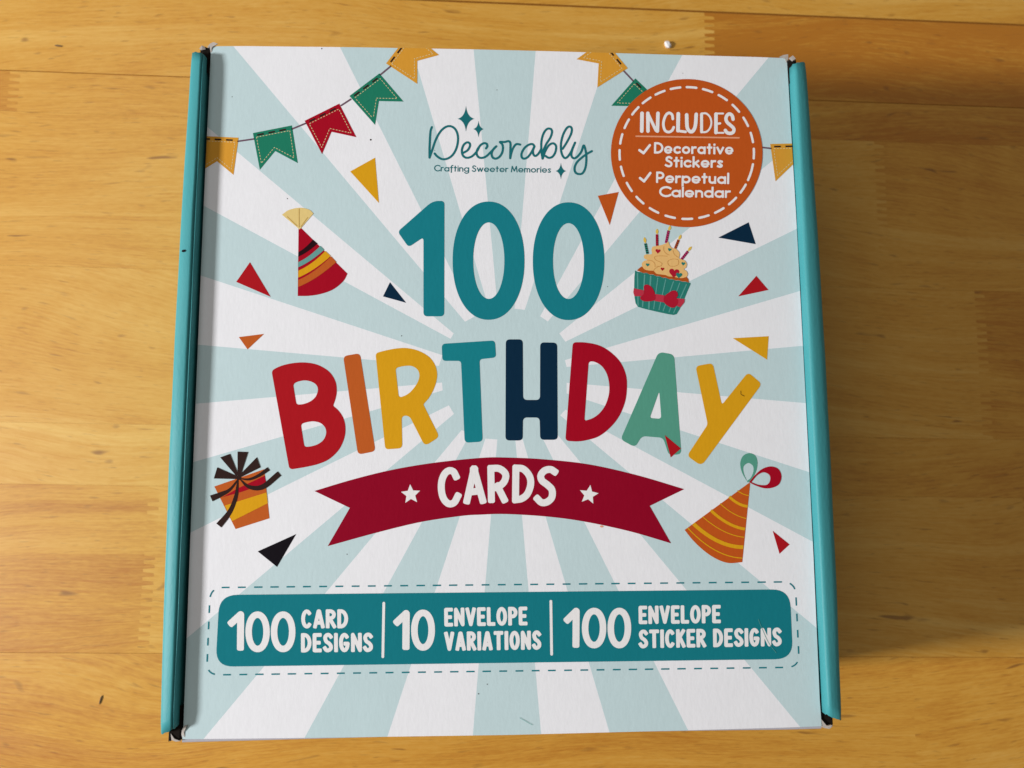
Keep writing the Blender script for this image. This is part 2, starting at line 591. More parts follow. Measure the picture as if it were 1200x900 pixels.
def lettering(text, p0, p1, height, t, gap, font, space=0.32):
    """polygons of a line of text whose left edge is p0 and right edge p1 (baseline), fitted exactly"""
    G = font(t)
    sw = sum(G[c][0] for c in text)
    fixed = sum(0 if c == ' ' else t for c in text) + gap * (len(text) - 1) + space * text.count(' ')
    width = math.dist(p0, p1) / height
    k = max(0.3, (width - fixed) / sw)
    ux = ((p1[0] - p0[0]) / math.dist(p0, p1), (p1[1] - p0[1]) / math.dist(p0, p1))
    uy = (ux[1], -ux[0])
    x, polys = 0.0, []
    for c in text:
        w, strokes = G[c]
        if c == ' ':
            x += space + gap
            continue
        for s in strokes:
            thin = 1.0
            if isinstance(s[0], float):
                thin, s = s
            pts = [(p0[0] + height * (ux[0] * (x + t / 2 + q[0] * k) + uy[0] * q[1]),
                    p0[1] + height * (ux[1] * (x + t / 2 + q[0] * k) + uy[1] * q[1])) for q in s]
            polys += stroke(pts, t * height * thin, caps="blunt")
        x += w * k + t + gap
    return polys


# ------------------------------------------------------------------ table
ANG = math.radians(-1.2)
ROWS = [-420, -340, -281, -222, -160.0, -99.6, -37.5, -14.0, 47.8, 111.5, 129.0, 167.5, 229, 292, 350, 420]
JOINTS = {4: [-310, 165, 420], 5: [-132, 214], 6: [-60, 118], 7: [-260, 20, 199], 8: [-330, 159], 9: [-199, 60], 10: [-240, 87],
          11: [-150, 290], 3: [-200, 60, 260], 2: [-120, 180], 1: [-300, 0], 0: [-80, 220], 12: [-120, 210], 13: [-260, 90], 14: [10]}
TONES = {5: [0.46, 0.22, 0.42], 4: [0.24, 0.36, 0.3], 8: [0.16, 0.22, 0.3], 6: [0.08, 0.16, 0.3], 7: [0.2, 0.22, 0.24, 0.4],
         9: [0.5, 0.30, 0.5], 10: [0.3, 0.22, 0.72], 11: [0.4, 0.3, 0.3]}

GAPS = {10: 0.36, 11: 0.9, 5: 0.14}    # joints that have opened into dark lines


def build_table():
    V, F, MI, TN = [], [], [], []
    rnd = random.Random(3)
    EDGE = 520

    def quad(pts, mat, tone):
        i = len(V)
        V.extend(pts)
        F.append(list(range(i, i + len(pts))))
        MI.append(mat)
        TN.append(tone)
    for r in range(len(ROWS) - 1):
        y0, y1 = ROWS[r] + 0.06, ROWS[r + 1] + 0.06 - GAPS.get(r + 1, 0.05)
        xs = [-EDGE] + JOINTS.get(r, []) + [EDGE]
        tones = TONES.get(r) or [rnd.uniform(0.1, 0.5) for _ in xs]
        # zig-zag finger joints between the staves of one row
        edges = []
        for k, x in enumerate(xs):
            if k in (0, len(xs) - 1):
                edges.append([(x, y0), (x, y1)])
            else:
                n = max(2, int(round((y1 - y0) / 3.1)))
                zig = []
                for j in range(n):                  # blunt interlocking fingers
                    for f, sx in ((0.06, 2.2), (0.44, 2.0), (0.56, -2.0), (0.94, -2.2)):
                        zig.append((x + sx, y0 + (y1 - y0) * (j + f) / n))
                edges.append([(x + 2.2, y0)] + zig + [(x - 2.2, y1)])
        for k in range(len(xs) - 1):
            a, b = edges[k], edges[k + 1]
            ring = a[::-1] + b
            quad([(p[0], p[1], 0.0) for p in (b + a[::-1])], 0, (tones[k % len(tones)], rnd.random(), 0, 1))
        if r:
            gap = GAPS.get(r, 0.05)
            quad([(-EDGE, y0 - gap, 0), (EDGE, y0 - gap, 0), (EDGE, y0, 0), (-EDGE, y0, 0)], 1, (0, 0, 0, 1))
    # the slab's sides and underside
    Y0, Y1, T = ROWS[0] + 0.06, ROWS[-1] - 0.06, -28
    c = [(-EDGE, Y0), (EDGE, Y0), (EDGE, Y1), (-EDGE, Y1)]
    for i in range(4):
        a, b = c[i], c[(i + 1) % 4]
        quad([(a[0], a[1], T), (b[0], b[1], T), (b[0], b[1], 0), (a[0], a[1], 0)], 0, (0.3, 0.5, 0, 1))
    quad([(p[0], p[1], T) for p in c[::-1]], 0, (0.3, 0.1, 0, 1))
    me = mesh_from("tabletop", V, F, MI)
    at = me.attributes.new("stave", 'FLOAT_COLOR', 'CORNER')
    li = 0
    for p in me.polygons:
        for _ in p.loop_indices:
            at.data[li].color = TN[p.index]
            li += 1
    o = link("tabletop", me, None, "varnished golden wood tabletop of glued staves under the box", ["wood", "seam"])
    o.rotation_euler.z = ANG
    o["kind"] = "structure"
    o["category"] = "table"
    return o


build_table()

# ------------------------------------------------------------------ the box
box = bpy.data.objects.new("cardboard_box", None)
box.empty_display_size = 0.05
COL.objects.link(box)
box["label"] = "pale blue sunburst printed box of birthday cards with teal rolled side walls lying on wood"
box["category"] = "gift box"

LID_EDGE = [(290, 54.0), (420, 55.4), (560, 57.9), (640, 59.9), (780, 63.9), (890, 66.9), (921.6, 68.2),
            (922.4, 74), (932.8, 250), (943.2, 450), (953.2, 650), (960.6, 820), (962.9, 851.0),
            (920, 852.6), (800, 856.0), (600, 861.2), (400, 864.2), (300, 865.4), (213.8, 866.2),
            (215, 850), (222.3, 650), (230.0, 450), (238.2, 250), (247.4, 54.2)]
OUTLINE = ccw([lid_xy(p) for p in LID_EDGE])

# white rays of the sunburst: inner end (two points) and outer end (two points)
RAYS = [((545, 377), (273.3, 54), (398.3, 55), (556, 371)),
        ((573, 362), (482.7, 57), (555, 57.3), (583.3, 361)),
        ((603, 361.7), (627.7, 60), (713, 62), (615, 363)),
        ((633, 370.7), (799.3, 65), (900, 68.3), (642, 376.7)),
        ((655.5, 390.7), (929, 169), (933.3, 268.3), (662.5, 400.5)),
        ((662, 422), (935, 341.7), (940, 405.3), (664, 430)),
        ((664, 448.5), (943.3, 472.3), (948.3, 553.3), (664, 461)),
        ((662.7, 480), (952.7, 635), (956, 735), (656.5, 486.7)),
        ((653, 509), (936.7, 850.7), (806, 855), (635, 512)),
        ((612.5, 515), (714, 857.3), (634, 859.3), (604, 516)),
        ((582.8, 515), (554, 862.7), (454, 863.3), (568.8, 514)),
        ((551, 508), (356.7, 865), (239.3, 865), (541, 504)),
        ((532, 485), (219.5, 747.5), (223.3, 624), (526, 475)),
        ((518.7, 457.5), (226, 541.7), (226.7, 473.3), (518, 448.3)),
        ((514.5, 428.7), (232.7, 404), (235, 322.7), (518.3, 416.2)),
        ((528, 397), (240, 241.7), (241, 147), (531.7, 390.7))]


def build_lid():
    rays = []
    for a, b, c, d in RAYS:
        far = lambda p, q: (p[0] + (q[0] - p[0]) * 1.12, p[1] + (q[1] - p[1]) * 1.12)
        rays.append([lid_xy(p) for p in (a, far(a, b), far(d, c), d)])
    vs, fs, org = cdt([OUTLINE] + rays)
    tri, mats = [], []
    for f, s in zip(fs, org):
        if 0 in s:
            tri.append(up(vs, f))
            mats.append(1 if any(i > 0 for i in s) else 0)
    # boundary loop of the printed face, each piece keeping its colour round the edge
    cnt = {}
    for f, m in zip(tri, mats):
        for i in range(3):
            cnt[(f[i], f[(i + 1) % 3])] = m
    nxt = {a: (b, m) for (a, b), m in cnt.items() if (b, a) not in cnt}
    loop = [next(iter(nxt))]
    while nxt[loop[-1]][0] != loop[0]:
        loop.append(nxt[loop[-1]][0])
    n = len(loop)
    # a slightly pillowed top: the face is kept flat and its rim rolls over
    prof = [(0.10, -0.03), (0.28, -0.14), (0.42, -0.38), (0.46, -0.8), (0.46, -3.0), (-2.5, -3.0)]
    V = [(v[0], v[1], LID) for v in vs]
    F, MI = [list(f) for f in tri], list(mats)
    prev = list(loop)
    for out, dz in prof:
        ring = []
        for i in range(n):
            a, b, c = (vs[loop[j % n]] for j in (i - 1, i, i + 1))
            d1 = Vector((b[0] - a[0], b[1] - a[1])).normalized()
            d2 = Vector((c[0] - b[0], c[1] - b[1])).normalized()
            d = (d1 + d2).normalized()
            nn = Vector((d.y, -d.x))
            ring.append(len(V))
            V.append((b[0] + nn.x * (out - 0.35), b[1] + nn.y * (out - 0.35), LID + dz))
        for i in range(n):
            j = (i + 1) % n
            F.append([prev[j], prev[i], ring[i], ring[j]])
            MI.append(nxt[loop[i]][1] if dz > -2 else 0)
        prev = ring
    F.append(prev[::-1])
    MI.append(0)
    me = mesh_from("lid", V, F, MI)
    return link("lid", me, box, "pale blue lid panel with white sunburst rays", ["pale_blue", "white"])


lid = build_lid()


def build_flap(name, sign, label):
    """the lid's front (or back) panel dropping to the table, bellied out towards its ends"""
    V, F = [], []
    n = 40
    edge = [(214.5, 865.9), (300, 865.5), (400, 864.3), (600, 861.3), (800, 856.1), (920, 852.7), (961.5, 850.8)]
    if sign > 0:
        edge = [(246.5, 54.2), (290, 54.0), (420, 55.4), (560, 57.9), (640, 59.9), (780, 63.9), (890, 66.9), (921.5, 68.3)]
    e = [lid_xy(p) for p in edge]
    xs = [p[0] for p in e]

    def y_at(x):
        for (x0, y0), (x1, y1) in zip(e, e[1:]):
            if x <= x1 or (x1, y1) == e[-1]:
                t = (x - x0) / (x1 - x0)
                return y0 + (y1 - y0) * t
    for k in range(n + 1):
        s = -1 + 2 * k / n
        x = xs[0] - 0.55 + (xs[-1] - xs[0] + 1.1) * k / n
        y = y_at(x)
        w = max(0.0, abs(s) - 0.25) / 0.75
        b = (0.22 + 1.25 * w ** 1.5 * (1.0 if s < 0 else 0.85)) if sign < 0 else 0.42
        for dy, z in ((-3.0, -3.2), (0.05, -0.9), (b * 0.45, -0.55), (b * 0.85, -0.95), (b + 0.1, -1.9), (b - 0.3, -6), (b - 1.0, -LID + 0.3), (-3.0, -LID + 0.3)):
            V.append((x, y + sign * dy, LID + z))
    m = 8
    for k in range(n):
        for j in range(m - 1):
            q = [k * m + j, (k + 1) * m + j, (k + 1) * m + j + 1, k * m + j + 1]
            F.append(q if sign > 0 else q[::-1])
    me = mesh_from(name, V, F, smooth=True)
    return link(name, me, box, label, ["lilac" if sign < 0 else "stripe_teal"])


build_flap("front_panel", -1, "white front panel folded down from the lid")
build_flap("back_panel", 1, "teal back panel under the hinge")


def box_mesh(name, lo, hi, parent, mat, label=None):
    x0, y0, z0 = lo
    x1, y1, z1 = hi
    V = [(x0, y0, z0), (x1, y0, z0), (x1, y1, z0), (x0, y1, z0), (x0, y0, z1), (x1, y0, z1), (x1, y1, z1), (x0, y1, z1)]
    F = [(3, 2, 1, 0), (4, 5, 6, 7), (0, 1, 5, 4), (1, 2, 6, 5), (2, 3, 7, 6), (3, 0, 4, 7)]
    return link(name, mesh_from(name, V, F), parent, label, [mat])


box_mesh("tray", (-94.2, -101.0, 0.4), (94.2, 101.0, 58.0), box, "hollow", "dark inner tray below the lid")


def build_wall(sign, y_lo, y_hi, slant_lo, slant_hi):
    """rolled-over double side wall: cross-section swept front to back"""
    # (distance outwards from the box's middle, height)
    prof = [(101.9, 0.2), (101.9, 60.0), (101.85, 65.8), (101.7, 66.6), (101.3, 67.25), (100.6, 67.7), (99.7, 68.03), (98.8, 68.27),
            (97.9, 68.42), (97.4, 68.42), (97.15, 68.22), (97.0, 67.7), (96.85, 67.72), (96.7, 68.08), (96.5, 68.12), (96.34, 67.8), (96.26, 67.0),
            (96.22, 66.0), (96.2, 63.0), (96.2, 50.0), (96.2, 0.2)]
    if sign > 0:
        prof = [(101.9, 0.2), (101.9, 60.0), (101.8, 66.0), (101.55, 66.9), (101.05, 67.6), (100.2, 68.1), (99.2, 68.4), (98.1, 68.6),
                (97.2, 68.72), (96.5, 68.68), (96.0, 68.4), (95.7, 67.95), (95.6, 67.2), (95.6, 66.0), (95.6, 63.0), (95.6, 50.0), (95.6, 0.2)]
    n, m = 64, len(prof)
    V, F, MI = [], [], []
    for k in range(n + 1):
        t = k / n
        s = 2 * t - 1
        for j, (u, z) in enumerate(prof):
            f = (u - 96.0) / 6.0                        # 0 inside, 1 outside
            a = y_lo + slant_lo * f
            b = y_hi + slant_hi * f
            y = a + (b - a) * t
            bow = 1.25 * (1 - s * s) - 1.25 * 0.95      # the outer skin bellies out mid-way
            w = u + bow * max(0, f) + 0.12 * noise.noise(Vector((y * 0.05, j * 0.21, 3.1 * sign)))
            zz = z + (0.10 * noise.noise(Vector((y * 0.04, j * 0.3, 9.7 * sign))) if z > 60 else 0)
            edge = min(t, 1 - t) * (b - a)
            if edge < 5 and z > 60:                     # soft, crushed ends
                zz -= 0.35 * (1 - edge / 5) ** 2 + 0.18 * noise.noise(Vector((y * 1.3, j * 0.9, sign)))
            if k in (0, n) and z > 60:
                y += 0.55 * noise.noise(Vector((j * 1.7, k, 4.0 * sign)))
            V.append((sign * w, y, zz))
    for k in range(n):
        for j in range(m - 1):
            q = [k * m + j, (k + 1) * m + j, (k + 1) * m + j + 1, k * m + j + 1]
            F.append(q[::-1] if sign < 0 else q)
            MI.append(0)
    F.append([j for j in range(m)] if sign > 0 else [j for j in range(m)][::-1])
    MI.append(1)
    F.append([n * m + j for j in range(m)][::-1] if sign > 0 else [n * m + j for j in range(m)])
    MI.append(1)
    me = mesh_from("side_wall", V, F, MI, smooth=True)
    bm = bmesh.new()
    bm.from_mesh(me)
    bmesh.ops.recalc_face_normals(bm, faces=bm.faces)
    bm.to_mesh(me)
    bm.free()
    return link("side_wall", me, box, "rolled teal side wall " + ("on the shaded right edge" if sign > 0 else "on the window side, casting a shadow onto the lid"),
                ["wall_teal", "kraft"])


wall_l = build_wall(-1, -103.3, 102.9, -2.2, 1.2)
wall_r = build_wall(1, -103.6, 103.3, -2.0, 1.2)


def build_corner(sx, y0, y1, u0, u1, top, seed, scraps):
    """hollow end of the lid's side flap showing at a corner: tube coloured as if in shade, with a frayed pale rim"""
    rnd = random.Random(seed)
    d = 1 if y1 > y0 else -1
    z1, z0 = top, top - 5.0
    ring = shape([(u0, z0, 0.6), (u1, z0, 1.0), (u1, z1, 1.2), (u0, z1, 0.5)])
    inner = shape([(u0 + 0.55, z0 + 0.55, 0.5), (u1 - 0.55, z0 + 0.55, 0.7), (u1 - 0.55, z1 - 0.45, 0.8), (u0 + 0.55, z1 - 0.45, 0.4)])
    k = min(len(ring), len(inner))
    ring, inner = ring[:k], inner[:k]
    V, F, MI = [], [], []
    for y, rg, jit in ((y0, ring, 0), (y1, ring, 0.45), (y1 + 0.05 * d, inner, 0.35), (y0 + 0.8 * d, inner, 0)):
        for u, z in rg:
            V.append((sx * u, y + d * rnd.uniform(-1, 0.6) * jit, z + rnd.uniform(-1, 1) * jit * 0.25))
    for a in range(3):
        for j in range(k):
            F.append([a * k + j, a * k + (j + 1) % k, (a + 1) * k + (j + 1) % k, (a + 1) * k + j])
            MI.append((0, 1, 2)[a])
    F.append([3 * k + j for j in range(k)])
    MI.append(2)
    me = mesh_from("corner_flap", V, F, MI)
    o = link("corner_flap", me, box, None, ["kraft", "torn", "hollow"])
    # scraps of torn paper where the flap leaves the lid
    for poly, z in scraps:
        P = [lid_xy(p) for p in poly]
        if area2(P) < 0:
            P = P[::-1]
        c = (sum(p[0] for p in P) / len(P), sum(p[1] for p in P) / len(P))
        k = len(P)
        tilt = (rnd.uniform(-0.18, 0.18), rnd.uniform(-0.18, 0.18))
        V = [(p[0], p[1], LID + z + (p[0] - c[0]) * tilt[0] + (p[1] - c[1]) * tilt[1] + rnd.uniform(-0.12, 0.12)) for p in P]
        V += [(v[0], v[1], v[2] - 0.3) for v in V]
        V += [(c[0], c[1], LID + z + 0.1)]
        F = [[i, (i + 1) % k, 2 * k] for i in range(k)] + [[(i + 1) % k, i, i + k, (i + 1) % k + k] for i in range(k)] + [[i + k for i in range(k)][::-1]]
        link("torn_edge", mesh_from("torn_edge", V, F), o, "frayed white paper edge", ["torn"])
    return o


build_corner(-1, -98.0, -107.9, 95.5, 99.3, 64.6, 1, [([(216.3, 850.5), (220.5, 848.6), (218, 852.3), (215.2, 857), (215, 862), (217.5, 866), (213.5, 866.6), (212.2, 861), (213.4, 855.5)], 0.15),
             ([(199.6, 860), (200.6, 867.5), (206, 869.3), (212, 868.3), (206, 867), (202.3, 864)], -0.1)])["label"] = "dark hollow flap end at the near left corner"
build_corner(1, -98.0, -107.6, 95.3, 99.2, 64.4, 2, [([(961.8, 842), (963.4, 847), (966, 850.6), (970.5, 852.6), (973.3, 851.9), (974.8, 849.2), (975.1, 851.3), (972, 854), (966.5, 853.6), (961.9, 851.3)], 0.05)])["label"] = "dark hollow flap end at the near right corner"
build_corner(-1, 98.0, 107.0, 95.4, 98.8, 65.2, 3, [([(243.2, 55), (246.5, 51.6), (251, 50.4), (256, 52.6), (250.2, 54.8), (247.6, 58), (248.4, 62.5), (246.2, 61.5), (244.6, 58)], 0.2),
             ([(234, 57.5), (237, 54), (240, 55), (241.5, 58.5), (236.5, 60)], 0.45)])["label"] = "crushed torn flap end at the far left corner"
build_corner(1, 98.0, 106.4, 95.2, 98.4, 65.2, 4, [([(913, 67.0), (917.5, 64.9), (923, 64.4), (923.4, 69), (921.4, 74), (919.8, 69)], 0.2), ([(924, 69), (928, 66.5), (931.5, 70), (928, 72.5), (926, 71)], 0.6)])["label"] = "crushed flap end at the far right corner"

# ------------------------------------------------------------------ artwork on the lid: big lettering
z100 = Z(440, 220, 4)
ink("printed_numeral", [shape(z100([(268, 62, 34), (323, 62, 18), (322, 603, 20), (225, 603, 20), (225, 232, 18), (155, 279, 18), (104, 206, 18)]))],
    "teal", box, label="large teal numeral 1")
ink("printed_numeral", [ellipse(*z100([(530, 342)])[0], 42.1, 69.3, 96, 2.12)], "teal", box,
    holes=[ellipse(*z100([(531, 342)])[0], 18.3, 44.8, 72, 2.05)], label="large teal zero beside the numeral 1")
ink("printed_numeral", [ellipse(*z100([(905, 344.5)])[0], 41.9, 69.0, 96, 2.12)], "teal", box,
    holes=[ellipse(*z100([(904.5, 344)])[0], 18.2, 44.4, 72, 2.05)], label="large teal zero under the orange badge")

zA, zB = Z(300, 380, 3.75), Z(600, 380, 3.75)
TITLE = [
    ("B", "red", shape(zA([(68, 203, 16), (110, 183), (160, 171), (215, 168), (270, 178), (320, 207), (348, 248), (355, 290), (350, 325), (339, 358, 5),
                           (365, 382), (385, 415), (393, 455), (388, 500), (365, 550), (325, 590), (280, 612), (225, 626), (147, 639, 18)])),
     [shape(zA([(163, 262, 13), (185, 252), (215, 247), (245, 253), (266, 268), (272, 290), (262, 318), (240, 338), (210, 350), (178, 354, 13)])),
      shape(zA([(197, 438, 13), (225, 430), (255, 427), (285, 435), (304, 455), (308, 480), (297, 507), (275, 525), (248, 535), (213, 540, 13)]))]),
    ("I", "light_orange", shape(zA([(383, 140, 20), (457, 127, 20), (525, 558, 20), (448, 573, 20)])), []),
    ("R", "yellow", shape(zA([(525, 127, 15), (570, 115), (620, 106), (665, 105), (715, 117), (760, 143), (787, 180), (796, 225), (785, 275), (762, 320),
                              (735, 352, 7), (806, 494, 20), (742, 536, 24), (674, 402, 18), (640, 402, 18), (643, 545, 20), (568, 550, 16)])),
     [shape(zA([(613, 192, 13), (650, 184), (685, 184), (710, 200), (718, 225), (710, 255), (690, 285), (665, 308), (628, 324, 16)]))]),
    ("T", "letter_teal", shape(zA([(816, 86, 18), (1050, 71, 18), (1055, 146, 16), (982, 154, 14), (996, 516, 20), (917, 521, 20), (901, 161, 14), (819, 161, 16)])), []),
    ("H", "navy", shape([(592.7, 397.7, 5), (612.6, 397.7, 5), (613, 468.7, 5), (632.8, 468.7, 5), (633, 401.2, 5), (652.9, 401.6, 5), (653.5, 515.4, 5),
                         (633, 515.4, 5), (632.4, 489.3, 5), (612.8, 489.3, 5), (612.5, 516.2, 5), (592.3, 516.2, 5)]), []),
    ("D", "deep_red", shape(zB([(267, 79, 16), (320, 80), (380, 92), (430, 120), (475, 165), (500, 220), (505, 275), (497, 340), (470, 405), (430, 455),
                                (380, 493), (325, 510), (285, 515), (234, 512, 18)])),
     [shape(zB([(337, 163, 13), (365, 166), (395, 185), (417, 220), (427, 265), (425, 310), (410, 355), (385, 390), (355, 412), (318, 425, 12)]))]),
    ("A", "mint", shape(zB([(644, 121, 24), (712, 133, 22), (744, 571, 20), (689, 575, 18), (664, 499, 18), (570, 491, 20), (541, 541, 22), (477, 506, 20)])),
     [shape(zB([(647, 293, 16), (656, 416, 16), (605, 412, 12)]))]),
    ("Y", "yellow", shape(zB([(806, 184, 20), (882, 170, 20), (922, 354, 14), (1037, 211, 20), (1098, 262, 20), (832, 623, 26), (769, 578, 20), (860, 440, 14)])), []),
]
for ch, mat, poly, holes in TITLE:
    ink("printed_letter", [poly], mat, box, holes=holes, label="title letter " + ch)

# ------------------------------------------------------------------ confetti
z1, z4, z5, zg, zh = Z(180, 30, 10 / 3), Z(250, 220, 30 / 7), Z(680, 240, 30 / 7), Z(180, 480, 30 / 7), Z(760, 500, 5)
for col, word, pts, lay in (
        ("yellow", "yellow confetti triangle above the numeral 1", z1([(865, 516), (768, 570), (880, 693)]), 1),
        ("red", "red confetti triangle beside the red party hat", z4([(184, 374), (115, 473), (288, 548)]), 1),
        ("navy", "small navy confetti triangle beside the numeral 1", z4([(887, 475), (852, 546), (968, 578)]), 1),
        ("light_orange", "small orange confetti triangle near the left wall", z4([(128, 750), (255, 734), (172, 812)]), 1),
        ("orange", "orange confetti triangle beside the round badge", z100([(1042, 38), (1140, 20), (1098, 175)]), 1),
        ("navy", "navy confetti triangle under the round badge", z5([(693, 165), (845, 88), (881, 198)]), 1),
        ("red", "red confetti triangle right of the cupcake", z5([(884, 357), (793, 460), (945, 428)]), 1),
        ("yellow", "yellow confetti triangle above the letter Y", z5([(766, 670), (946, 660), (938, 778)]), 1),
        ("black", "black confetti triangle below the gift", zg([(716, 625), (523, 712), (620, 790)]), 1),
        ("red", "red confetti triangle beside the orange party hat", zh([(727, 610), (826, 690), (767, 745)]), 1),
        ("red", "small red confetti triangle overlapping the letter A", zB([(671, 487), (742, 546), (697, 585)]), 2)):
    ink("printed_confetti", [pts], col, box, layer=lay, label=word)

# ------------------------------------------------------------------ bunting


def inset(poly, d, first=None):
    p = poly if area2(poly) > 0 else poly[::-1]
    n = len(p)
    first_edge = 0 if area2(poly) > 0 else n - 2
    out = []
    for i in range(n):
        a, b, c = Vector(p[i - 1]), Vector(p[i]), Vector(p[(i + 1) % n])
        e1, e2 = (b - a).normalized(), (c - b).normalized()
        n1, n2 = Vector((-e1.y, e1.x)), Vector((-e2.y, e2.x))
        d1 = first if first and (i - 1) % n == first_edge else d
        d2 = first if first and i == first_edge else d
        # meet of the two shifted edges
        pa, pb = b + n1 * d1, b + n2 * d2
        den = e1.x * e2.y - e1.y * e2.x
        if abs(den) < 1e-3:
            out.append(tuple(pa))
            continue
        t = ((pb.x - pa.x) * e2.y - (pb.y - pa.y) * e2.x) / den
        out.append(tuple(pa + e1 * t))
    return out


z3 = Z(660, 40, 4)
FLAGS = [
    # colour, outline, top edge (where the dark stitches run), clipped by the lid's edge?
    ("flag_yellow", "yellow flag at the left wall", z1([(180, 431), (332, 438), (312, 583), (248, 530), (180, 572)]), 0, True),
    ("flag_green", "green flag, second from the left wall", z1([(388, 420), (540, 390), (563, 537), (475, 490), (415, 563)]), 0, False),
    ("deep_red", "crimson flag", z1([(590, 372), (725, 305), (792, 436), (695, 415), (658, 502)]), 0, False),
    ("flag_green", "green flag, right of the crimson flag", z1([(765, 275), (882, 187), (976, 297), (880, 295), (865, 388)]), 0, False),
    ("flag_yellow", "yellow flag cut by the far edge, left of the logo", z1([(908, 148), (985, 48), (1060, 70), (1115, 115), (1030, 138), (1030, 228)]), 0, True),
    ("flag_yellow", "yellow flag cut by the far edge, above the logo", z3([(215, 55), (303, 160), (160, 250), (166, 138), (62, 118), (150, 55)]), 0, True),
    ("flag_green", "green flag half hidden by the badge", z3([(338, 208), (440, 305), (420, 340), (225, 336)]), 0, False),
    ("flag_yellow", "yellow flag at the right wall", z3([(970, 515), (1110, 512), (1110, 580), (995, 690)]), 0, True),
]
for col, lab, poly, _, clip in FLAGS:
    fl = ink("printed_flag", [poly], col, box, label=lab, clip=clip)
    ip = inset(poly, 3.3, 5.6)
    ink("stitching", dashed(ip + [ip[0]], 2.3, 1.3, 0.65), "thread", fl, layer=2, clip=clip)
    a, b = poly[0], poly[1]
    cx, cy = sum(p[0] for p in poly) / len(poly), sum(p[1] for p in poly) / len(poly)
    L = math.dist(a, b)
    nx, ny = -(b[1] - a[1]) / L, (b[0] - a[0]) / L
    if (cx - a[0]) * nx + (cy - a[1]) * ny < 0:
        nx, ny = -nx, -ny
    off = 3.3
    line = [(a[0] + nx * off, a[1] + ny * off), (b[0] + nx * off, b[1] + ny * off)]
    ink("cord_stitch", dashed(line, 7.6, 5.6, 1.9, start=4.5), "brown_black", fl, layer=2, clip=clip)
CORDS = [("left", [z1([(330, 452), (392, 443)]), z1([(541, 404), (594, 382)]), z1([(733, 312), (770, 288)]), z1([(886, 192), (926, 159)])]),
         ("right", [z3([(285, 174), (327, 219)]), z3([(930, 531), (973, 536)])])]
for side, runs in CORDS:
    for r in runs:
        ink("printed_cord", stroke(r, 1.9), "cord", box)

# ------------------------------------------------------------------ logo
logo = []
za, zb = Z(490, 120, 10), Z(590, 120, 10)
W = 2.55
for pts in (za([(160, 290), (145, 335), (138, 420), (133, 540), (133, 648)]),
            za([(133, 648), (165, 555), (205, 440), (258, 345), (320, 290), (380, 280), (430, 310), (460, 370), (466, 450), (445, 545), (400, 620), (340, 660), (280, 665), (225, 635), (193, 600)]),
            za([(528, 592), (580, 560), (607, 510), (600, 478), (570, 470), (532, 500), (512, 560), (520, 615), (550, 645), (592, 648), (640, 625), (690, 570), (722, 510), (765, 480), (800, 485), (810, 512), (795, 540)]),
            za([(722, 510), (690, 560), (686, 610), (712, 645), (755, 650), (800, 630), (850, 582), (915, 515)]),
            za([(915, 515), (880, 550), (860, 600), (870, 642), (905, 660), (950, 640), (983, 590), (993, 530), (983, 490), (958, 464), (1010, 465), (1058, 455), (1080, 478), (1080, 545), (1078, 655)]),
            zb([(78, 655), (92, 590), (115, 530), (150, 490), (195, 495)]),
            zb([(362, 515), (340, 490), (300, 495), (250, 530), (214, 590), (212, 640), (240, 660), (285, 640), (330, 580), (362, 515), (345, 565), (350, 610), (375, 628), (410, 600), (440, 550)]),
            zb([(457, 660), (443, 560), (445, 450), (470, 362), (510, 312), (552, 312), (568, 345), (550, 410), (500, 490), (462, 580), (457, 660), (485, 580), (530, 505), (580, 480), (615, 512), (608, 580), (575, 635), (530, 650), (490, 628)]),
            zb([(692, 545), (740, 470), (790, 372), (800, 312), (780, 285), (745, 297), (705, 362), (678, 450), (672, 540), (685, 610), (715, 652), (748, 640), (785, 590), (812, 530), (838, 472)]),
            zb([(838, 472), (803, 560), (795, 622), (820, 655), (860, 640), (910, 580), (940, 505), (965, 585), (970, 680), (958, 770), (925, 830), (880, 840), (842, 820), (832, 770), (858, 705), (920, 645), (980, 602), (1035, 572)])):
    logo += stroke(spline(pts, 6), W)
lg = ink("printed_logo", logo, "logo_teal", box, label="teal handwritten brand lettering")


def sparkle(c, w, h):
    out = []
    tips = [(0, -h), (w, 0), (0, h), (-w, 0)]
    for i in range(4):
        a, b = tips[i], tips[(i + 1) % 4]
        for k in range(8):
            t = k / 8
            u0, u1, u2 = (1 - t) ** 2, 2 * t * (1 - t) * 0.13, t * t
            out.append((c[0] + a[0] * u0 + b[0] * u2 + (a[0] + b[0]) * u1, c[1] + a[1] * u0 + b[1] * u2 + (a[1] + b[1]) * u1))
    return out


for c, w, h in ((za([(560, 193)])[0], 9.9, 15.2), (za([(707, 313)])[0], 6.2, 9.8), (zb([(672, 805)])[0], 6.3, 9.8)):
    ink("sparkle", [sparkle(c, w, h)], "logo_teal", lg)
ink("tagline", lettering("Crafting Sweeter Memories", (508.6, 200.9), (645.6, 202.6), 7.7, 0.15, 0.10, small_font, 0.22), "logo_teal", lg, layer=1,
    label="small line reading Crafting Sweeter Memories")

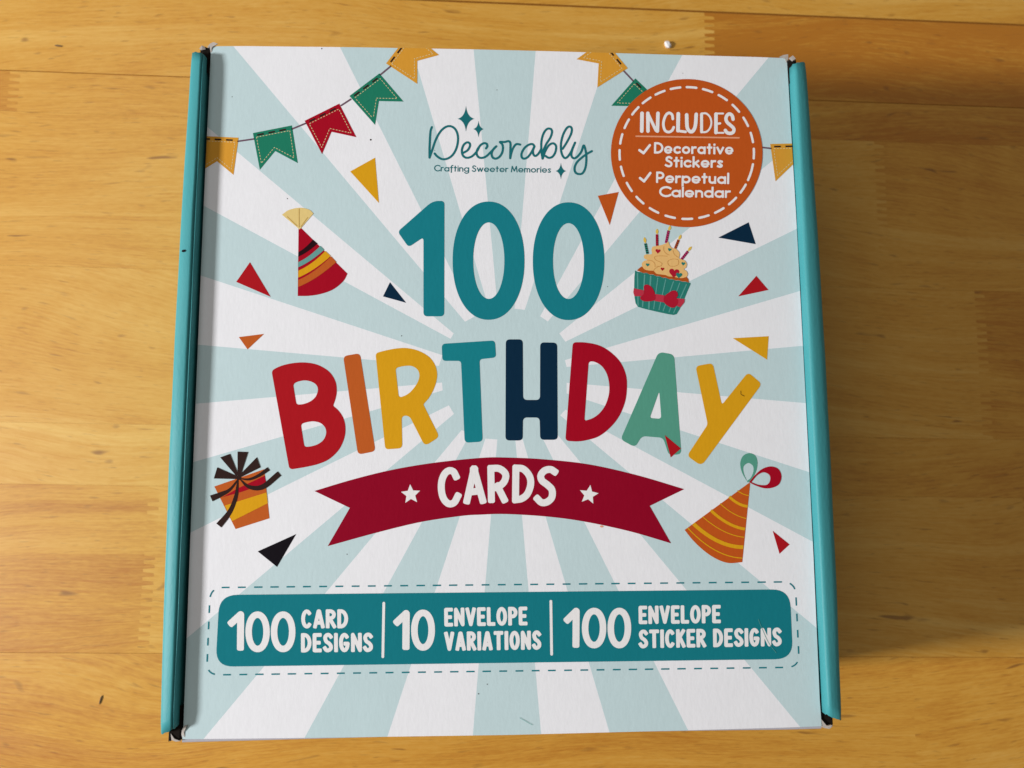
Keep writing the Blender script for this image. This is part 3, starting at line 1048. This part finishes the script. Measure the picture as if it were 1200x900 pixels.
# ------------------------------------------------------------------ round badge
BC = (804.6, 179.6)
badge = ink("printed_badge", [ellipse(BC[0], BC[1], 88.8, 86.8, 120)], "orange", box, layer=3, label="round orange badge listing what is included")
marks = [(525, 250), (601, 250), (676, 267), (745, 302), (804, 353), (851, 414), (881, 486), (895, 561), (884, 650), (850, 730), (797, 787), (732, 829),
         (659, 856), (581, 864), (502, 853), (428, 822), (363, 775), (313, 715), (280, 643), (264, 567), (266, 491), (289, 417), (330, 354), (384, 303), (450, 268)]
dash = []
for q in marks:
    x, y = z3([q])[0]
    a = math.atan2((y - BC[1]) / 77.2, (x - BC[0]) / 78.7)
    half = 0.125 if q == (884, 650) else 0.072
    dash += stroke([(BC[0] + 78.7 * math.cos(a + s * half), BC[1] + 77.2 * math.sin(a + s * half)) for s in (-1, -0.3, 0.3, 1)], 2.7)
ink("stitching", dash, "print_white", badge, layer=4)
zi = Z(735, 120, 60 / 7)
inc = []
for pts, w in (([(148, 112), (145, 290)], 37), ([(206, 112), (208, 290)], 36), ([(212, 125), (288, 285)], 30), ([(308, 112), (302, 290)], 36),
               (spline([(457, 168), (450, 128), (420, 108), (388, 130), (366, 185), (363, 235), (380, 285), (415, 300), (448, 285), (466, 252)], 6), 27),
               ([(512, 117), (508, 288), (585, 298)], 26), ([(512, 117), (509, 285)], 38), (spline([(596, 128), (600, 240), (615, 282), (642, 297), (666, 280), (684, 230), (692, 122)], 6), 36),
               ([(745, 122), (746, 298)], 30), (spline([(745, 114), (792, 114), (830, 150), (844, 205), (830, 260), (795, 297), (746, 302)], 6), 19),
               ([(890, 120), (890, 305)], 36), ([(886, 114), (962, 114)], 18), ([(890, 218), (932, 213)], 22), ([(888, 308), (966, 308)], 18),
               (spline([(1062, 172), (1052, 135), (1025, 118), (1000, 135), (990, 170), (1005, 205), (1040, 235), (1068, 265), (1066, 297), (1040, 313), (1005, 308), (984, 283)], 6), 34)):
    inc += stroke(zi(pts), w / (60 / 7))
ink("heading", inc, "print_white", badge, layer=4, label="white capitals reading INCLUDES")
ink("rule", stroke(zi([(88, 342), (1122, 358)]), 1.7), "rule", badge, layer=4)
for pts in ([(122, 482), (163, 512), (226, 432)], [(128, 762), (168, 795), (231, 712)]):
    ink("check_mark", stroke(zi(pts), 2.9), "print_white", badge, layer=4)
for txt, a, b, h in (("Decorative", (766.2, 180.2), (859.2, 181.4), 13.4), ("Stickers", (778.8, 196.3), (847.2, 197.0), 13.4),
                     ("Perpetual", (768.6, 214.6), (854.3, 216.0), 13.4), ("Calendar", (772.2, 231.2), (855.8, 232.2), 13.0)):
    ink("bullet_text", lettering(txt, a, b, h, 0.188, 0.08, small_font), "print_white", badge, layer=4, label="white text reading " + txt)

# ------------------------------------------------------------------ left party hat
hat = ink("printed_party_hat", [shape(z4([(428, 190, 0.6), (674, 432, 0.6), (652, 470), (603, 510), (542, 533), (482, 543), (424, 544, 0.6)]))], "deep_red", box,
          label="red party hat with curved stripes and a cream tuft")


def stripe(l0, r0, r1, l1, sag):
    top = [tuple(l0[i] + (r0[i] - l0[i]) * t + (sag * 4 * t * (1 - t) if i else 0) for i in (0, 1)) for t in [k / 10 for k in range(11)]]
    bot = [tuple(l1[i] + (r1[i] - l1[i]) * t + (sag * 4 * t * (1 - t) if i else 0) for i in (0, 1)) for t in [k / 10 for k in range(11)]]
    return top + bot[::-1]


for mat, l0, r0, r1, l1, sag in (("plum", (427, 324), (500, 261), (523, 281), (426, 347), 6), ("stripe_teal", (427, 374), (538, 292), (557, 312), (426, 400), 8),
                                 ("yellow", (427, 417), (563, 318), (590, 343), (426, 452), 10), ("light_orange", (426, 464), (592, 345), (618, 373), (426, 499), 12)):
    ink("stripe", [z4(stripe(l0, r0, r1, l1, sag))], mat, hat, layer=2)
tuft = ink("tuft", [shape(z4([(345, 136, 0.4), (380, 112), (434, 101), (480, 110), (503, 130, 0.4), (434, 210, 0.4)]))], "cream", hat, layer=2)
ink("tuft_fold", [q for p in ([(431, 106), (431, 198)], [(372, 146), (420, 192)], [(474, 150), (440, 196)]) for q in stroke(z4(p), 0.75)], "cream_line", hat, layer=3)

# ------------------------------------------------------------------ gift
gift = ink("printed_gift", [zg([(305, 386), (556, 299), (582, 546), (412, 600)])], "light_orange", box, label="orange striped gift tied with a black bow")
ink("stripe", [zg([(346, 440), (420, 397), (558, 332), (566, 370), (440, 414)])], "deep_red", gift, layer=2)
ink("stripe", [zg([(358, 482), (568, 416), (574, 470), (395, 560)])], "yellow", gift, layer=2)
bow = []
for p in ([(303, 346), (320, 290), (424, 336), (418, 349)], [(335, 240), (384, 222), (426, 325), (416, 334)], [(422, 211), (475, 213), (440, 322), (422, 335)],
          [(519, 239), (537, 290), (440, 338), (430, 330)]):
    bow.append(zg(p))
for pts, w in (([(428, 345), (385, 400), (340, 425), (290, 446)], [5, 14, 24, 32]), ([(424, 348), (415, 430), (385, 510), (328, 582)], [5, 18, 24, 32]),
               ([(432, 346), (480, 350), (530, 330), (578, 297)], [4, 12, 16, 20]), ([(434, 350), (480, 388), (548, 388), (632, 321)], [4, 18, 26, 28])):
    bow.append(zg(band(pts, w)))
bow.append(zg(disc((428, 342), 12)))
ink("ribbon_bow", bow, "brown_black", gift, layer=3)

# ------------------------------------------------------------------ right party hat
cone = ink("printed_party_hat", [shape(zh([(589, 329, 0.5), (595, 335, 0.5), (549, 794, 0.5), (470, 799), (400, 776), (330, 731), (262, 668), (211, 605, 0.5)]))], "orange", box,
           label="orange party hat with thin yellow arcs and two ribbon loops")
for l, r, w, sag in (((520, 374), (588, 403), 5, 6), ((472, 410), (581, 467), 16, 12), ((418, 450), (573, 538), 5, 14), ((364, 490), (565, 600), 17, 20), ((316, 527), (560, 648), 5, 24),
                     ((263, 569), (555, 706), 22, 34), ((228, 592), (550, 770), 6, 42)):
    pts = [(l[0] + (r[0] - l[0]) * t, l[1] + (r[1] - l[1]) * t + sag * 4 * t * (1 - t)) for t in [k / 12 for k in range(13)]]
    ink("arc_stripe", [q for q in stroke(zh(pts), w / 5, caps=False)], "yellow", cone, layer=2)
ink("ribbon_loop", [shape(zh([(581, 327, 0.2), (548, 270), (537, 215), (553, 172), (590, 155), (625, 170), (638, 210), (630, 260), (603, 310)]))], "mint", cone, layer=1,
    holes=[shape(zh([(576, 318, 0.2), (557, 270), (557, 232), (585, 213), (611, 230), (614, 262), (598, 300)]))], label="mint ribbon loop")
ink("ribbon_loop", [shape(zh([(588, 326, 0.2), (622, 285), (665, 248), (715, 233), (760, 248), (778, 290), (765, 335), (728, 357), (680, 361), (630, 346)]))], "deep_red", cone, layer=2,
    holes=[shape(zh([(602, 325, 0.2), (636, 285), (672, 268), (702, 278), (713, 300), (706, 328), (685, 342), (642, 340)]))], label="red ribbon loop")

# ------------------------------------------------------------------ cupcake
cA, cB = Z(730, 250, 12), Z(735, 300, 12)
top_edge = [(110, 205), (150, 222), (185, 225), (230, 242), (275, 240), (315, 262), (365, 262), (410, 285), (455, 285), (500, 308), (545, 308), (590, 328), (635, 328), (680, 345), (725, 345), (775, 362), (820, 362), (890, 380)]
cup = ink("printed_cupcake", [cB(top_edge + [(888, 402), (845, 500), (800, 612), (735, 752), (695, 818), (650, 830), (560, 815), (400, 780), (250, 745), (150, 715), (118, 665), (104, 590), (97, 460), (100, 300)])],
          "wrapper", box, label="cupcake in a teal wrapper with candles and a red bow")
ink("ridges", [q for a, b, w in (((145, 248), (152, 690), 20), ((245, 270), (216, 708), 20), ((330, 288), (304, 735), 24), ((430, 312), (372, 742), 16), ((540, 338), (447, 755), 16),
                                 ((650, 362), (505, 772), 16), ((738, 382), (588, 788), 16), ((832, 402), (652, 800), 16)) for q in stroke(cB([a, b]), w / 12)], "ridge", cup, layer=2)
ink("cake", [cB([(135, 205), (160, 178), (200, 148), (350, 170), (600, 230), (830, 288), (858, 325), (868, 374), (820, 360), (775, 360), (725, 343), (680, 343), (635, 326), (590, 326), (545, 306), (500, 306), (455, 283),
                 (410, 283), (365, 260), (315, 260), (275, 238), (230, 240), (185, 223)])], "cake", cup, layer=2)
ink("frosting", [spline(cA([(265, 735), (272, 692), (310, 665), (345, 658), (305, 640), (293, 608), (318, 580), (402, 574), (400, 520), (415, 472), (470, 462), (560, 440), (612, 418), (634, 398), (655, 450), (690, 490),
                            (738, 500), (782, 540), (796, 585), (785, 630), (825, 650), (870, 668), (896, 715), (884, 765), (855, 788), (892, 815), (908, 855), (896, 890), (850, 908), (800, 912), (740, 900), (690, 892),
                            (640, 888), (600, 870), (540, 862), (470, 850), (430, 812), (370, 806), (305, 790)]), 5, True)], "frosting", cup, layer=3)
ink("frosting_swirl", [q for p in ([(572, 470), (572, 520), (600, 562), (650, 590)], [(700, 525), (718, 575), (760, 612), (786, 620)],
                                   [(622, 605), (540, 600), (460, 606), (440, 630), (470, 665), (520, 685), (546, 712), (525, 742), (468, 746)],
                                   [(345, 660), (405, 670), (445, 710), (448, 755)], [(428, 812), (440, 785), (490, 755), (535, 740)],
                                   [(783, 690), (770, 655), (705, 643), (640, 665), (628, 700), (650, 738), (705, 748), (765, 730), (783, 690)])
                       for q in stroke(spline(cA(p), 5), 0.55)], "frosting_line", cup, layer=4)


def heart(c, s, rot):
    out = []
    for k in range(28):
        a = 2 * math.pi * k / 28
        x = 16 * math.sin(a) ** 3
        y = -(13 * math.cos(a) - 5 * math.cos(2 * a) - 2 * math.cos(3 * a) - math.cos(4 * a))
        ca, sa = math.cos(rot), math.sin(rot)
        out.append((c[0] + s * (x * ca - y * sa) / 32, c[1] + s * (x * sa + y * ca) / 32))
    return out


for c, s, r, mat, lay in (((490, 533), 72, 0.1, "bow_red", 4), ((655, 512), 52, 0.2, "wrapper", 4), ((345, 725), 52, 0.1, "wrapper", 4), ((846, 710), 55, 0.1, "wrapper", 4),
                          ((554, 785), 52, 0.1, "red", 4), ((718, 838), 145, 0.12, "bow_red", 4)):
    ink("heart", [cA(heart(c, s, r))], mat, cup, layer=lay)
hb = ink("heart", [cA(heart((786, 872), 88, 0.1))], "wrapper", cup, layer=4)
hb.location.z = 0.03 * MM
for a, b, f, m1, m2 in (((345, 572), (314, 424), (307, 378), "wrapper", "black"), ((480, 460), (477, 296), (478, 260), "bow_red", "candle_dark"), ((604, 418), (640, 246), (655, 212), "candle_pink", "candle_dark"),
                        ((732, 497), (782, 373), (800, 340), "cake", "candle_dark"), ((820, 652), (912, 535), (938, 500), "candle_pink", "candle_dark")):
    cd = ink("candle", stroke(cA([a, b]), 36 / 12, caps=False), m1, cup, layer=2)
    L = math.dist(a, b)
    d = ((b[0] - a[0]) / L, (b[1] - a[1]) / L)
    nrm = (-d[1], d[0])
    bars = []
    k = 10
    while k < L - 14:
        p = (a[0] + d[0] * k, a[1] + d[1] * k)
        bars.append([(p[0] + nrm[0] * 17, p[1] + nrm[1] * 17), (p[0] + nrm[0] * 17 + d[0] * 11, p[1] + nrm[1] * 17 + d[1] * 11),
                     (p[0] - nrm[0] * 17 + d[0] * 20, p[1] - nrm[1] * 17 + d[1] * 20), (p[0] - nrm[0] * 17 + d[0] * 9, p[1] - nrm[1] * 17 + d[1] * 9)])
        k += 30
    ink("candle_stripe", [cA(q) for q in bars], m2, cup, layer=3)
    e = (f[0] - (f[0] - b[0]) * 0.95, f[1] - (f[1] - b[1]) * 0.95)
    t = (f[0] + d[0] * 42, f[1] + d[1] * 42)
    ink("flame", [spline(cA([t, (f[0] + nrm[0] * 19, f[1] + nrm[1] * 19), e, (f[0] - nrm[0] * 19, f[1] - nrm[1] * 19)]), 5, True)], "flame", cup, layer=2)
ink("bow", [spline(cB([(232, 428), (265, 404), (308, 414), (350, 452), (390, 540), (384, 618), (300, 640), (222, 632), (178, 590), (232, 530)]), 6, True),
            spline(cB([(518, 575), (580, 520), (640, 488), (692, 500), (710, 550), (688, 595), (714, 625), (698, 690), (648, 728), (585, 712), (518, 655)]), 6, True)], "bow_red", cup, layer=4)
ink("bow_band", [cB([(92, 456), (235, 485), (225, 568), (100, 566), (84, 510)]), cB([(385, 535), (520, 555), (520, 655), (380, 632)]), cB([(690, 595), (806, 606), (800, 655), (745, 722), (692, 700)])],
    "bow_light", cup, layer=3)

# ------------------------------------------------------------------ ribbon banner
zr, zs = Z(360, 510, 30 / 7), Z(560, 510, 30 / 7)
topc = spline(zr([(36, 280), (230, 222), (430, 173), (640, 138), (870, 114)]) + zs([(140, 112), (330, 121), (560, 147), (800, 201), (1036, 271)]), 8)
botc = spline(zs([(970, 543), (760, 482), (530, 433), (340, 408), (140, 396)]) + zr([(870, 399), (770, 406), (570, 436), (350, 489), (103, 557)]), 8)
ban = ink("printed_banner", [topc + zs([(863, 355)]) + botc + zr([(214, 365)])], "crimson", box, label="dark red ribbon banner with forked ends")


def star(c, r, rot):
    return [(c[0] + (r if k % 2 == 0 else r * 0.46) * math.sin(math.pi * k / 5 + rot), c[1] - (r if k % 2 == 0 else r * 0.46) * math.cos(math.pi * k / 5 + rot)) for k in range(10)]


ink("star", [star(zr([(520, 297)])[0], 11.8, -0.06)], "print_white", ban, layer=2)
ink("star", [star(zs([(557, 299)])[0], 11.6, 0.16)], "print_white", ban, layer=2)
cards = []
for zz, pts in ((zr, spline([(748, 208), (735, 184), (712, 178), (690, 195), (676, 230), (674, 275), (685, 318), (710, 344), (738, 338), (757, 305)], 6)),
                (zr, [(802, 330), (838, 170)]), (zr, [(838, 170), (882, 328)]), (zr, [(820, 285), (868, 280)]), (zr, [(834, 175), (842, 175)]),
                (zr, [(922, 168), (925, 324)]), (zr, spline([(922, 167), (965, 168), (996, 195), (990, 232), (962, 258), (930, 266)], 6)), (zr, [(955, 255), (990, 324)]),
                (zr, [(1048, 166), (1046, 324)]), (zr, spline([(1048, 165), (1085, 170), (1116, 205), (1122, 248), (1106, 294), (1078, 318), (1046, 324)], 6)),
                (zs, spline([(386, 184), (365, 172), (335, 178), (316, 202), (322, 228), (350, 250), (372, 275), (371, 312), (348, 335), (320, 338), (298, 318)], 6))):
    cards += stroke(zz(pts), 35 / (30 / 7), caps="blunt")
ink("banner_text", cards, "print_white", ban, layer=2, label="white capitals reading CARDS")

# ------------------------------------------------------------------ information panel


def rounded(c, r):
    return shape([(p[0], p[1], r) for p in c])


panel = ink("printed_panel", [rounded([(257.2, 697.2), (925.4, 690.6), (929.2, 772.3), (252.6, 781.3)], 21)], "panel_teal", box, label="teal panel with three white lettered sections")
border = rounded([(246.3, 688.6), (931.8, 681.8), (936.6, 781.9), (242.0, 791.0)], 15)
per = sum(math.dist(border[i], border[(i + 1) % len(border)]) for i in range(len(border)))
nd = round(per / 19.05)
ink("printed_dashed_border", dashed(border + [border[0]], per / nd * 0.49, per / nd * 0.51, 1.7, start=4.0), "panel_teal", box, label="thin dashed teal outline round the panel")
zl, zm, zq = Z(180, 660, 60 / 17), Z(420, 660, 4), Z(660, 660, 60 / 17)


def one(z, x0, x1, y0, y1, w):
    xs = x1 - w / 2
    return stroke(z([(x0 + w / 2 - 1, y0 + (y1 - y0) * 0.30), (xs, y0 + w / 2), (xs - 1, y1 - w / 2)]), w / z_scale[z], caps="blunt")


z_scale = {zl: 60 / 17, zm: 4, zq: 60 / 17}


def zero(z, x0, x1, y0, y1, w):
    k = z_scale[z]
    pts = ellipse((x0 + x1) / 2, (y0 + y1) / 2, (x1 - x0 - w) / 2, (y1 - y0 - w) / 2, 40, 2.1)
    return stroke(z(pts + [pts[0]]), w / k)


for z, label, digits in ((zl, "white numerals 100 at the left of the panel", (("1", 309, 375, 198, 362, 29), ("0", 380, 481, 199, 368, 27), ("0", 485, 587, 199, 368, 27))),
                         (zm, "white numerals 10 in the middle of the panel", (("1", 166, 241, 219, 407, 34), ("0", 247, 359, 217, 410, 31))),
                         (zq, "white numerals 100 at the right of the panel", (("1", 4, 68, 184, 350, 29), ("0", 77, 178, 184, 352, 27), ("0", 183, 281, 184, 352, 27)))):
    num = []
    for ch, x0, x1, y0, y1, w in digits:
        num += (one if ch == "1" else zero)(z, x0, x1, y0, y1, w)
    ink("panel_numerals", num, "print_white", panel, layer=2, label=label)
for z, txt, x0, x1, yb0, yb1, h in ((zl, "CARD", 611, 805, 270, 269, 79), (zl, "DESIGNS", 610, 908, 369, 367, 80), (zm, "ENVELOPE", 403, 793, 297, 291, 88), (zm, "VARIATIONS", 403, 858, 411, 405, 90),
                                    (zq, "ENVELOPE", 312, 652, 252, 248, 76), (zq, "STICKER DESIGNS", 312, 904, 352, 343, 77)):
    ink("panel_text", lettering(txt, z([(x0, yb0)])[0], z([(x1, yb1)])[0], h / z_scale[z], 0.20, 0.055, caps_font, 0.26), "print_white", panel, layer=2, label="white capitals reading " + txt)
for a, b in (((449.8, 706.8), (448.7, 769.5)), ((645.5, 704.6), (646.4, 766.6))):
    ink("divider", stroke([a, b], 3.2), "print_white", panel, layer=2)

# handling marks on the lid: lint hairs, a smudge and a few specks
for pts, mat, lab in (([(609, 841), (616, 845), (624, 849.5)], "ridge", "faint hair near the front edge"),
                      (zq([(806, 232), (818, 262), (848, 328), (880, 370)]), "ridge", "pale hair across the panel's right end"),
                      (zB([(1004, 293), (1006, 308), (1020, 316)]), "brown_black", "tiny curled hair on the letter Y")):
    ink("lint_hair", stroke(spline(pts, 5), 0.45), mat, box, layer=4, label=lab)
ink("ink_smudge", [spline(zs([(612, 457), (622, 453), (631, 459), (622, 464)]), 4, True)], "rule", box, layer=1, label="reddish smudge under the banner")
for p, r in (((434.4, 163.8), 1.05), ((336.8, 232.8), 0.6), ((470.6, 393.6), 0.55), ((406.7, 649.5), 0.6), ((560.8, 813), 0.7), ((571, 801.8), 0.6), ((377, 57), 0.7), ((272, 113.5), 0.5), ((747, 128.5), 0.5), ((712, 336), 0.45)):
    ink("speck", [disc(p, r, 9)], "brown_black", box, layer=1)

# a dark fleck stuck on the left wall
ink_fleck = mesh_from("fleck", [(-99.7 + 0.7 * math.cos(a), 38.0 + 0.42 * math.sin(a), 68.22 + 0.27 * math.cos(a)) for a in [k * 0.6283 for k in range(10)]], [list(range(10))])
link("fleck", ink_fleck, wall_l, "tiny dark fleck", ["black"])

# ------------------------------------------------------------------ crumbs on the table


def crumb(name, loc, size, rot, mat, label, cat, seed):
    rnd = random.Random(seed)
    bm = bmesh.new()
    bmesh.ops.create_icosphere(bm, subdivisions=2, radius=1.0)
    for v in bm.verts:
        k = 1 + 0.35 * noise.noise(v.co * 1.6 + Vector((seed, 0, 0)))
        v.co = Vector((v.co.x * size[0] * k, v.co.y * size[1] * k, max(-0.8, v.co.z) * size[2] * k)) * MM
    me = bpy.data.meshes.new(name)
    bm.to_mesh(me)
    bm.free()
    o = link(name, me, None, label, [mat])
    o.location = Vector((loc[0], loc[1], size[2] * 0.8)) * MM
    o.rotation_euler.z = rot
    o["category"] = cat
    return o


crumb("paper_crumb", (71.9, 149.6), (1.2, 1.8, 0.9), 0.5, "crumb", "white paper crumb on the wood beyond the box", "crumb", 5)
crumb("wood_splinter", (-148.5, -113.2), (0.32, 1.6, 0.25), -0.25, "splinter", "thin dark splinter standing askew to the grain near the front left", "splinter", 8)
crumb("grey_fleck", (-179.8, 144.0), (1.6, 0.36, 0.25), -0.12, "splinter", "grey fleck lying along the grain at the far left", "fleck", 9)
